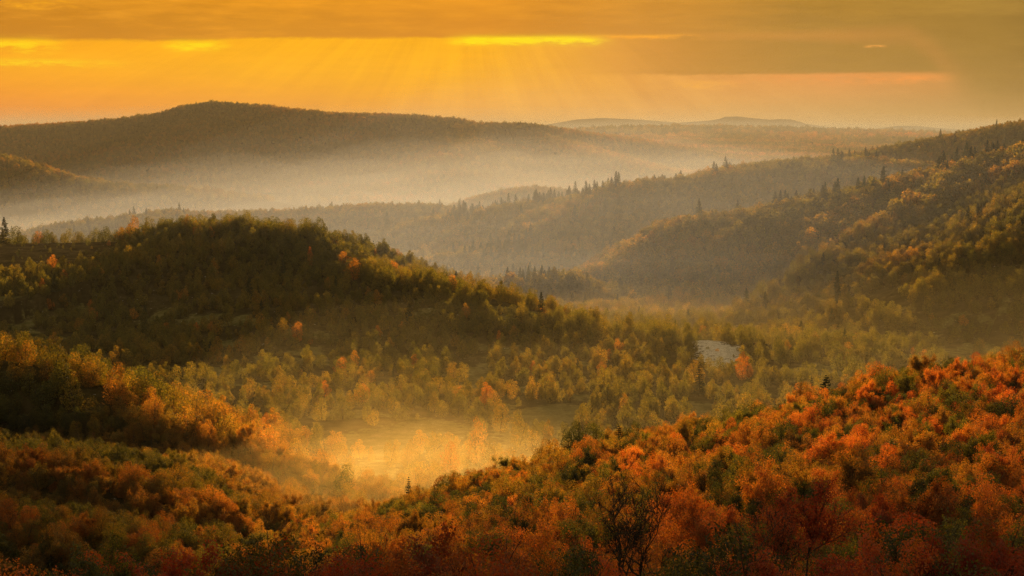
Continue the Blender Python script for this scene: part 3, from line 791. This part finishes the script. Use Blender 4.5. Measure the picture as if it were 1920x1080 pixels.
# trees of the middle hill's crest
single(30, 422, 1180, 13.8, 'mid', 0, 0.16, 'dark round tree at the left end of the hilltop field', 'tree', 'broadleaf_tree', 1.0, G_HILL)
single(88, 434, 1180, 8.8, 'mid', 1, 0.08, 'small dark bushy tree on the hilltop field beside the sunlit grass', 'tree', 'broadleaf_tree', 1.0, G_HILL)
single(197, 423, 1180, 12.5, 'mid', 2, 0.14, 'dome-shaped dark tree alone on the hilltop field', 'tree', 'broadleaf_tree', 1.1, G_HILL)
single(250, 400, 1180, 17.5, 'mid', 1, 0.52, 'tall orange ragged tree at the edge of the hilltop field', 'tree', 'broadleaf_tree', 0.75, G_HILL)
single(278, 404, 1180, 15.0, 'mid', 0, 0.30, 'olive tree just right of the tall orange ragged one on the hilltop', 'tree', 'broadleaf_tree', 0.85, G_HILL)
single(350, 400, 1180, 15.0, 'mid', 2, 0.52, 'small orange crown rising above the wood left of the hill summit', 'tree', 'broadleaf_tree', 0.6, G_HILL)
single(400, 398, 1180, 15.0, 'ovoid', 0, 0.2, 'dark pointed tree at the very top of the left hill', 'tree', 'broadleaf_tree', 0.9, G_HILL)
single(540, 408, 1150, 16.2, 'mid', 0, 0.40, 'broad golden-brown tree on the knoll at the right of the hilltop', 'tree', 'broadleaf_tree', 1.15, G_HILL)
single(581, 458, 1090, 8.8, 'ovoid', 1, 0.72, 'small pointed bright orange tree just under the golden-brown knoll', 'tree', 'broadleaf_tree', 0.8, G_HILL)
# meadow trees
single(938, 744, 640, 12, 'mid', 1, 0.42, 'tall olive tree with a visible forked trunk on the meadow edge', 'tree', 'broadleaf_tree', 0.9, G_VAL)
single(973, 765, 600, 10, 'mid', 2, 0.38, 'round bushy yellow-green tree right of the forked olive tree', 'tree', 'broadleaf_tree', 1.0, G_VAL)
single(1029, 777, 600, 8, 'ovoid', 2, 0.45, 'small slender tree alone on the pale meadow', 'tree', 'broadleaf_tree', 1.0, G_VAL)
single(1095, 752, 640, 10, 'mid', 0, 0.36, 'wide hazy olive tree behind the dark clump on the near crest', 'tree', 'broadleaf_tree', 1.1, G_VAL)
single(895, 775, 560, 11, 'mid', 1, 0.56, 'golden orange tree in the glowing mist below the forked olive tree', 'tree', 'broadleaf_tree', 0.9, G_VAL)
single(858, 745, 680, 10, 'mid', 0, 0.33, 'wide low-crowned tree standing on the upper edge of the meadow', 'tree', 'broadleaf_tree', 1.1, G_VAL)
single(753, 758, 665, 10, 'mid', 2, 0.26, 'round dark green tree at the left foot of the meadow', 'tree', 'broadleaf_tree', 1.0, G_VAL)
single(642, 744, 665, 14, 'ovoid', 1, 0.24, 'large dark egg-shaped tree below the left hillside', 'tree', 'broadleaf_tree', 1.15, G_VAL)
single(593, 790, 580, 9, 'ovoid', 0, 0.30, 'olive pointed tree at the left end of the meadow', 'tree', 'broadleaf_tree', 1.0, G_VAL)
single(730, 820, 540, 8, 'mid', 1, 0.42, 'yellow-green tree in front of the pale meadow, above the golden mist', 'tree', 'broadleaf_tree', 0.8, G_VAL)
single(845, 806, 520, 8, 'mid', 0, 0.62, 'low rusty round tree in the golden mist', 'tree', 'broadleaf_tree', 1.1, G_VAL)
single(645, 868, 440, 7, 'mid', 2, 0.12, 'dark round bush tree in the golden gap between the two slopes', 'tree', 'broadleaf_tree', 1.1, G_VAL)

G_ROCK = 'small dark shrubs on the pale rocky slope'
for (a, b, Y, h, tn, lab) in [(1327, 655, 862, 2.8, 0.1, 'tiny dark green bush in the middle left of the pale rock slope'), (1345, 659, 858, 3.0, 0.5, 'small brown bush in the middle of the pale rock slope'),
                              (1331, 629, 905, 4.5, 0.05, 'dark green round bush on the upper left rim of the pale rock slope'), (1368, 636, 900, 5.0, 0.08, 'dark green round bush on the upper right rim of the pale rock slope'),
                              (1384, 652, 870, 4.0, 0.2, 'upright olive bush at the right end of the pale rock slope'), (1312, 626, 908, 5.0, 0.12, 'pointed dark bush at the far left rim of the pale rock slope')]:
    single(a, b, Y, h, 'mid', len(lab) % 3, tn, lab, 'bush', 'bush', 1.0, G_ROCK)

# bare and thin-leaved trees, modelled limb by limb
def limbed(name, px, py_top, Y, H, seed, spread, levels, nleaf, leafsize, tint_, label, r=0.16, lean=(0, 0)):
    rg = np.random.default_rng(seed)
    segs, tips = grow(rg, H, spread, levels, r, lean=lean)
    zmax = max(s[1][2] for s in segs); f = H / zmax
    segs = [(a * f, b * f, ra, max(rb, 0.028)) for a, b, ra, rb in segs]; tips = tips * f
    segs.insert(0, (np.array([0, 0, -1.5]), np.zeros(3), r * 1.15, r))
    V_, F_ = tubes(segs, 6)
    top = at(px, py_top, Y); gz = float(height(np.array([top[0]]), np.array([float(Y)]))[0])
    root = empty(name, (top[0], Y, top[2] - H), 0)
    link('trunk', mesh_np('trunk', V_, F_, M_BARK, True), root)
    if nleaf:
        k = rg.integers(0, len(tips), nleaf)
        P = tips[k] + rg.normal(0, 0.22, (nleaf, 3))
        V2, F2 = leaves(rg, P, rg.normal(0, 1, (nleaf, 3)), leafsize, 0.5)
        c = link('crown', crown_mesh('crown', rg, V2, F2, M_LEAF), root); c['tint'] = tint_; c['tone'] = 0.5
    LAND.append((top[0], Y, 2.0))
    tag(root, label, 'tree', 'bare and half-bare trees')
    return root
limbed('bare_tree', 632, 440, 1105, 13, 5, 1.0, 3, 160, 0.25, 0.6, 'leafless tree with a round fan of twigs on the left hill crest', 0.22)
limbed('bare_tree', 1222, 868, 122, 11.0, 8, 0.85, 4, 900, 0.12, 0.72, 'dark straight thin-leaved tree, right one of the near pair', 0.22, (0.02, 0))
limbed('bare_tree', 1152, 880, 118, 11.5, 13, 0.8, 4, 800, 0.12, 0.70, 'dark leaning thin-leaved tree, left one of the near pair', 0.22, (-0.10, 0))
limbed('bare_tree', 1510, 878, 128, 10.0, 17, 0.9, 4, 9000, 0.16, 0.93, 'deep red thin-crowned tree right of the near bare pair', 0.12)
limbed('bare_tree', 1462, 960, 108, 8.0, 19, 0.9, 4, 5000, 0.14, 0.88, 'red half-bare tree low in front of the deep red one', 0.10)

# ------------------------------------------------------------------ choose the 300 largest broadleaf trees as individuals
Lx = np.array(LAND)
near = np.ones(n, bool)
for lx, ly, lr in LAND:
    near &= (x - lx) ** 2 + (y - ly) ** 2 > lr ** 2
    if 480 < ly < 830: near &= ~((np.abs(x - lx * y / ly) < lr * 0.9) & (y < ly) & (y > ly - 55))
# keep the sight line to the thin near trees open
for lx, ly in ((at(1222, 868, 122)[0], 122), (at(1152, 880, 118)[0], 118), (at(1510, 878, 128)[0], 128)):
    near &= ~((np.abs(x - lx * y / ly) < 3.4) & (y < ly) & (y > ly - 26))
infr = (px_ > -20) & (px_ < 1940) & (project(x, y, z + 8 * sz)[1] < 1060) & (y < 470) & near & ~isfir & ~shrub
vis2 = visible(x, y, z, 6.0, 0.0)
score = np.where(infr & vis2, 8 * sz / y, 0)
n_single = sum(1 for o in col.objects if o.name.startswith(('broadleaf_tree', 'bare_tree')) and o.type == 'EMPTY')
order = np.argsort(-score)[:300 - n_single]
order = order[score[order] > 0]
indiv = np.zeros(n, bool); indiv[order] = True
ONES = 'zero one two three four five six seven eight nine ten eleven twelve thirteen fourteen fifteen sixteen seventeen eighteen nineteen'.split()
TENS = 'zero ten twenty thirty forty fifty sixty seventy eighty ninety'.split()
def say(v):
    v = int(round(max(0, v)))
    if v >= 100: return 'a hundred'
    return ONES[v] if v < 20 else TENS[v // 10] + ('-' + ONES[v % 10] if v % 10 else '')
words = [(0.0, 'dark green'), (0.16, 'dull green'), (0.30, 'olive'), (0.45, 'golden'), (0.58, 'orange'), (0.72, 'rust-red'), (0.86, 'red'), (1.1, 'red')]
def colour_word(v):
    for (a, wd), (b, _) in zip(words, words[1:]):
        if a <= v < b: return wd
    return 'red'
used = set()
ix_order = sorted(np.nonzero(indiv)[0], key=lambda i: y[i])
for i in ix_order:
    cx_, cy_ = project(x[i], y[i], z[i] + 5.5 * sz[i])
    place = 'near right slope' if fore[i] else 'left spur'
    if not fore[i] and y[i] < 300: place = 'lowest left spur'
    for extra_word in ('leafy', 'taller leafy' if sz[i] > 0.93 else 'smaller leafy', 'bushy'):
        lab = f'{colour_word(tint[i])} {extra_word} tree on the {place}, {say(cx_ / 19.2)} percent across, {say(cy_ / 10.8)} down'
        if lab not in used: break
    used.add(lab)
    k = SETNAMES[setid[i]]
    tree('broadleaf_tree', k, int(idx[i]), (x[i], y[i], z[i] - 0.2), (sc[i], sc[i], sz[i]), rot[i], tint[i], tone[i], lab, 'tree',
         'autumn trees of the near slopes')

# make sure every crown shape is used by one visible tree before the woods borrow it
for si, nm in enumerate(SETNAMES):
    for j in range(len(SETS[nm])):
        if (nm, j) in proto: continue
        c = np.nonzero((setid == si) & (idx == j) & near & ~indiv & visible(x, y, z, 6.0, 0.0) & (px_ > 60) & (px_ < 1860))[0]
        i = c[np.argmin(y[c])]; indiv[i] = True
        cx_, cy_ = project(x[i], y[i], z[i] + 5.5 * sz[i])
        con = nm in ('fir', 'finefir')
        what = 'dark conifer' if con else colour_word(tint[i]) + ' tree'
        tree('pine_tree' if con else 'broadleaf_tree', nm, j, (x[i], y[i], z[i] - 0.2), (sc[i], sc[i], sz[i]), rot[i], tint[i], tone[i],
             f'small distant {what}, {say(cx_ / 19.2)} percent across, {say(cy_ / 10.8)} percent down the photo', 'conifer' if con else 'tree', G_CON if con else 'trees of the far hillsides')

# ------------------------------------------------------------------ the rest of the woods: one object per wood, borrowing the crowns above
def wood(name, mask, label):
    ids = np.nonzero(mask & near & ~indiv)[0]
    if not len(ids): return
    me = bpy.data.meshes.new(name)
    me.vertices.add(len(ids)); me.vertices.foreach_set('co', np.stack([x[ids], y[ids], z[ids] - 0.2], 1).astype(np.float32).ravel())
    def attr(nm, tp, arr, key='value'):
        a = me.attributes.new(nm, tp, 'POINT'); a.data.foreach_set(key, np.ascontiguousarray(arr).ravel())
    attr('tint', 'FLOAT', tint[ids].astype(np.float32)); attr('tone', 'FLOAT', tone[ids].astype(np.float32))
    attr('kind_id', 'INT', (setid[ids] * 10 + idx[ids]).astype(np.int32))
    attr('size', 'FLOAT_VECTOR', np.stack([sc[ids], sc[ids], sz[ids]], 1).astype(np.float32), 'vector')
    attr('turn', 'FLOAT', rot[ids].astype(np.float32))
    o = link(name, me); tag(o, label, None, None, 'stuff')
    ng = bpy.data.node_groups.new(name, 'GeometryNodeTree')
    ng.interface.new_socket('Geometry', in_out='INPUT', socket_type='NodeSocketGeometry')
    ng.interface.new_socket('Geometry', in_out='OUTPUT', socket_type='NodeSocketGeometry')
    g = NT(ng)
    gi = g.node('NodeGroupInput'); go = g.node('NodeGroupOutput'); jn = g.node('GeometryNodeJoinGeometry')
    def na(nm, tp):
        q = g.node('GeometryNodeInputNamedAttribute', data_type=tp); q.inputs['Name'].default_value = nm
        return [s for s in q.outputs if s.enabled and s.name == 'Attribute'][0]
    kid = na('kind_id', 'INT'); size = na('size', 'FLOAT_VECTOR'); turn = na('turn', 'FLOAT')
    cr = g.node('ShaderNodeCombineXYZ'); g.l.new(turn, cr.inputs[2])
    for key in sorted(set((setid[ids] * 10 + idx[ids]).tolist())):
        nm = SETNAMES[key // 10]; pr = proto[(nm, key % 10)]
        for part in ((0, 1) if nm in ('near', 'mid', 'ovoid', 'finefir') else (0,)):
            oi = g.node('GeometryNodeObjectInfo', transform_space='ORIGINAL'); oi.inputs['Object'].default_value = pr[part]; oi.inputs['As Instance'].default_value = True
            ip = g.node('GeometryNodeInstanceOnPoints')
            cmp_ = g.node('FunctionNodeCompare', data_type='INT', operation='EQUAL')
            ii = [s for s in cmp_.inputs if s.enabled]
            g.l.new(kid, ii[0]); ii[1].default_value = key
            g.l.new(gi.outputs[0], ip.inputs['Points']); g.l.new(cmp_.outputs[0], ip.inputs['Selection'])
            g.l.new(oi.outputs['Geometry'], ip.inputs['Instance'])
            g.l.new(cr.outputs[0], ip.inputs['Rotation']); g.l.new(size, ip.inputs['Scale'])
            g.l.new(ip.outputs[0], jn.inputs[0])
    g.l.new(jn.outputs[0], go.inputs[0])
    md_ = o.modifiers.new('trees', 'NODES'); md_.node_group = ng
    return o
wood('near_slope_wood', fore, 'autumn wood of orange, rust and green crowns covering the near right slope')
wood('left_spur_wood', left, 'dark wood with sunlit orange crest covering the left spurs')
wood('hillside_wood', ~fore & ~left & ((y < 1000) & (x < 60) | onhill), 'olive and dark green young wood covering the middle hill and valley edge')
wood('valley_wood', ~fore & ~left & (y < 1000) & (x >= 60) & ~onhill, 'hazy golden-green wood on the valley floor behind the orange slope')
wood('right_hill_wood', ~onhill & (y >= 1000) & (y < 3700), 'brown and olive wood with dark firs covering the right hills')
wood('distant_wood', y >= 3700, 'far-off wood covering the distant hills')

# ------------------------------------------------------------------ added cloud bank out of view, shaped to shade the near and lower left slopes
def shade_cloud_bank():
    nx, ny = 160, 40
    X_, Y_ = np.meshgrid(np.linspace(-5200, 5600, nx), np.linspace(5000, 8200, ny))
    e = np.minimum((Y_ - 5000) / 500, 1) * np.clip((8200 - Y_) / 700, 0, 1) * np.clip((5400 - np.abs(X_ - 200)) / 900, 0, 1)
    bulge = np.clip(e, 0, 1) ** 0.5
    zm = 645.0 + 0.17 * (Y_ - 5000) - 57 * np.clip((300 - X_) / 120, 0, 1)
    lo = zm - bulge * (76 + 22 * fbm(X_ / 420, Y_ / 420, 601, 5)); hi = zm + bulge * (170 + 150 * fbm(X_ / 500, Y_ / 500, 605, 5))
    P = np.concatenate([np.stack([X_, Y_, hi], -1).reshape(-1, 3), np.stack([X_, Y_, lo - 0.5], -1).reshape(-1, 3)]); N = nx * ny
    a = (np.arange(ny - 1)[:, None] * nx + np.arange(nx - 1)[None, :]).ravel()
    q = [np.stack([a, a + 1, a + nx + 1, a + nx], 1), np.stack([a + N, a + nx + N, a + nx + 1 + N, a + 1 + N], 1)]
    for ed in (np.arange(nx), np.arange(nx)[::-1] + (ny - 1) * nx, np.arange(ny)[::-1] * nx, np.arange(ny) * nx + nx - 1):
        q.append(np.stack([ed[:-1], ed[:-1] + N, ed[1:] + N, ed[1:]], 1))
    m, q_ = material('cloud_vapour')
    d = q_.node('ShaderNodeBsdfDiffuse'); d.inputs[0].default_value = (0.62, 0.58, 0.54, 1)
    o = q_.node('ShaderNodeOutputMaterial'); q_.l.new(d.outputs[0], o.inputs[0])
    c = link('cloud', mesh_np('cloud', P, np.vstack(q), m, True)); tag(c, 'added bank of clouds above the frame to shade the near slopes', None, None, 'structure')
shade_cloud_bank()

# ------------------------------------------------------------------ haze and mist
def volume_material(name, color, density, g):
    m, q = material(name)
    v = q.node('ShaderNodeVolumePrincipled')
    v.inputs['Color'].default_value = (*color, 1); v.inputs['Density'].default_value = density; v.inputs['Anisotropy'].default_value = g
    o = q.node('ShaderNodeOutputMaterial'); q.l.new(v.outputs[0], o.inputs['Volume'])
    return m
def box(name, x0, x1, y0, y1, z0, z1, mat):
    V_ = [(a, b, c) for a in (x0, x1) for b in (y0, y1) for c in (z0, z1)]
    F_ = [(0, 1, 3, 2), (4, 6, 7, 5), (0, 4, 5, 1), (2, 3, 7, 6), (0, 2, 6, 4), (1, 5, 7, 3)]
    return link(name, mesh_np(name, V_, F_, mat))
hz = box('haze', -34500, 34500, -34500, 34500, float(V[:, 2].min()) - 1.0, float(V[:, 2].max()) + 8.0, volume_material('haze_air', (0.40, 0.375, 0.31), 4.4e-5, 0.15))
tag(hz, 'warm thin morning haze filling the whole landscape', None, None, 'stuff')
def stack(name, label, x0, x1, y0, y1, nx, ny, floor, amount, tops, dens_, color, g, seed, wob):
    """mist lying in strata: closed slabs from below the ground up to an uneven top, thinner the higher they reach"""
    root = None
    mat = volume_material(name + '_vapour', color, dens_, g)
    X_, Y_ = np.meshgrid(np.linspace(x0, x1, nx), np.linspace(y0, y1, ny))
    am = amount(X_, Y_)
    edge = np.minimum(1, np.minimum(np.minimum((X_ - x0), (x1 - X_)) / (0.12 * (x1 - x0)), np.minimum((Y_ - y0) / min(90.0, 0.10 * (y1 - y0)), (y1 - Y_) / (0.10 * (y1 - y0)))))
    am = am * np.clip(edge, 0, 1) ** 0.7
    for k, top in enumerate(tops):
        ns = fbm(X_ / wob, Y_ / (wob * 0.7), seed + k, 4)
        Zt = floor(X_, Y_) + am * top * (1 + 0.55 * ns)
        Zb = floor(X_, Y_) * 0 + (floor(X_, Y_).min() - 3.0 - k * 0.5)
        Zt = np.maximum(Zt, Zb + 0.5)
        P = np.concatenate([np.stack([X_, Y_, Zt], -1).reshape(-1, 3), np.stack([X_, Y_, Zb], -1).reshape(-1, 3)])
        N = nx * ny
        a = (np.arange(ny - 1)[:, None] * nx + np.arange(nx - 1)[None, :]).ravel()
        q = [np.stack([a, a + 1, a + nx + 1, a + nx], 1), np.stack([a + N, a + nx + N, a + nx + 1 + N, a + 1 + N], 1)]
        def wall(e): q.append(np.stack([e[:-1], e[:-1] + N, e[1:] + N, e[1:]], 1))
        wall(np.arange(nx)); wall(np.arange(nx)[::-1] + (ny - 1) * nx)
        wall(np.arange(ny)[::-1] * nx); wall(np.arange(ny) * nx + nx - 1)
        o = link(name, mesh_np(name, P, np.vstack(q), mat, False))
        tag(o, label, None, None, 'stuff')
flr = lambda X_, Y_: np.interp(Y_, BY, BZ)
def far_amount(X_, Y_):
    a = np.interp(Y_, [900, 1300, 1700, 2300, 3200, 4500, 6000, 7600], [0.5, 0.9, 1.2, 1.1, 1.1, 1.3, 1.3, 1.0])
    cx = np.interp(Y_, [900, 1600, 3000], [130, 60, 0]); w = 200 + Y_ * 0.24
    return a * (0.20 + 0.88 * np.exp(-((X_ - cx) / w) ** 2)) + 0.55 * np.exp(-((X_ - 340) / 240) ** 2) * np.exp(-((Y_ - 1240) / 130) ** 2) + 0.55 * np.exp(-((X_ - 110) / 170) ** 2) * np.exp(-((Y_ - 1150) / 150) ** 2)
stack('valley_mist', 'white mist lying along the deep valley between the hills', -1600, 2000, 1000, 7600, 90, 160, flr, far_amount, [14, 28, 45, 70, 105, 150], 0.80e-4, (0.60, 0.68, 0.88), 0.25, 300, 330)
stack('distant_haze', 'blue haze over the farthest plain', -6500, 7500, 7200, 24000, 60, 60, lambda a, b: a * 0 - 160, lambda a, b: a * 0 + 1, [60, 130, 200, 260], 4.2e-5, (0.42, 0.50, 0.62), 0.1, 350, 1500)
def near_amount(X_, Y_):
    return np.interp(Y_, [360, 420, 520, 700, 900, 1200], [1.0, 1.1, 1.0, 0.9, 0.9, 0.8]) * (1 + np.clip((X_ - 120) / 150, 0, 1) * 0.7)
stack('meadow_mist', 'thin mist tinted with golden sunlight over the valley meadow and trees', -170, 420, 380, 1180, 80, 100, flr, near_amount, [5, 9, 14, 21, 31], 1.0e-4, (0.72, 0.60, 0.32), 0.35, 400, 70)  # warm light of the low sun is put into the mist colour
def gap_amount(X_, Y_):
    cx = np.interp(Y_, [330, 450, 600], [-75, -40, 10])
    return np.exp(-((X_ - cx) / 58) ** 2) * np.exp(-((Y_ - 455) / 95) ** 2)
stack('sun_tinted_mist', 'mist tinted with golden sunlight in the gap below the near crest', -190, 130, 330, 660, 70, 70, flr, gap_amount, [10, 17, 25, 34], 4.4e-4, (1.0, 0.75, 0.27), 0.6, 500, 35)  # white mist; the golden glow of the sun is put into its colour
print('objects', len(col.objects))
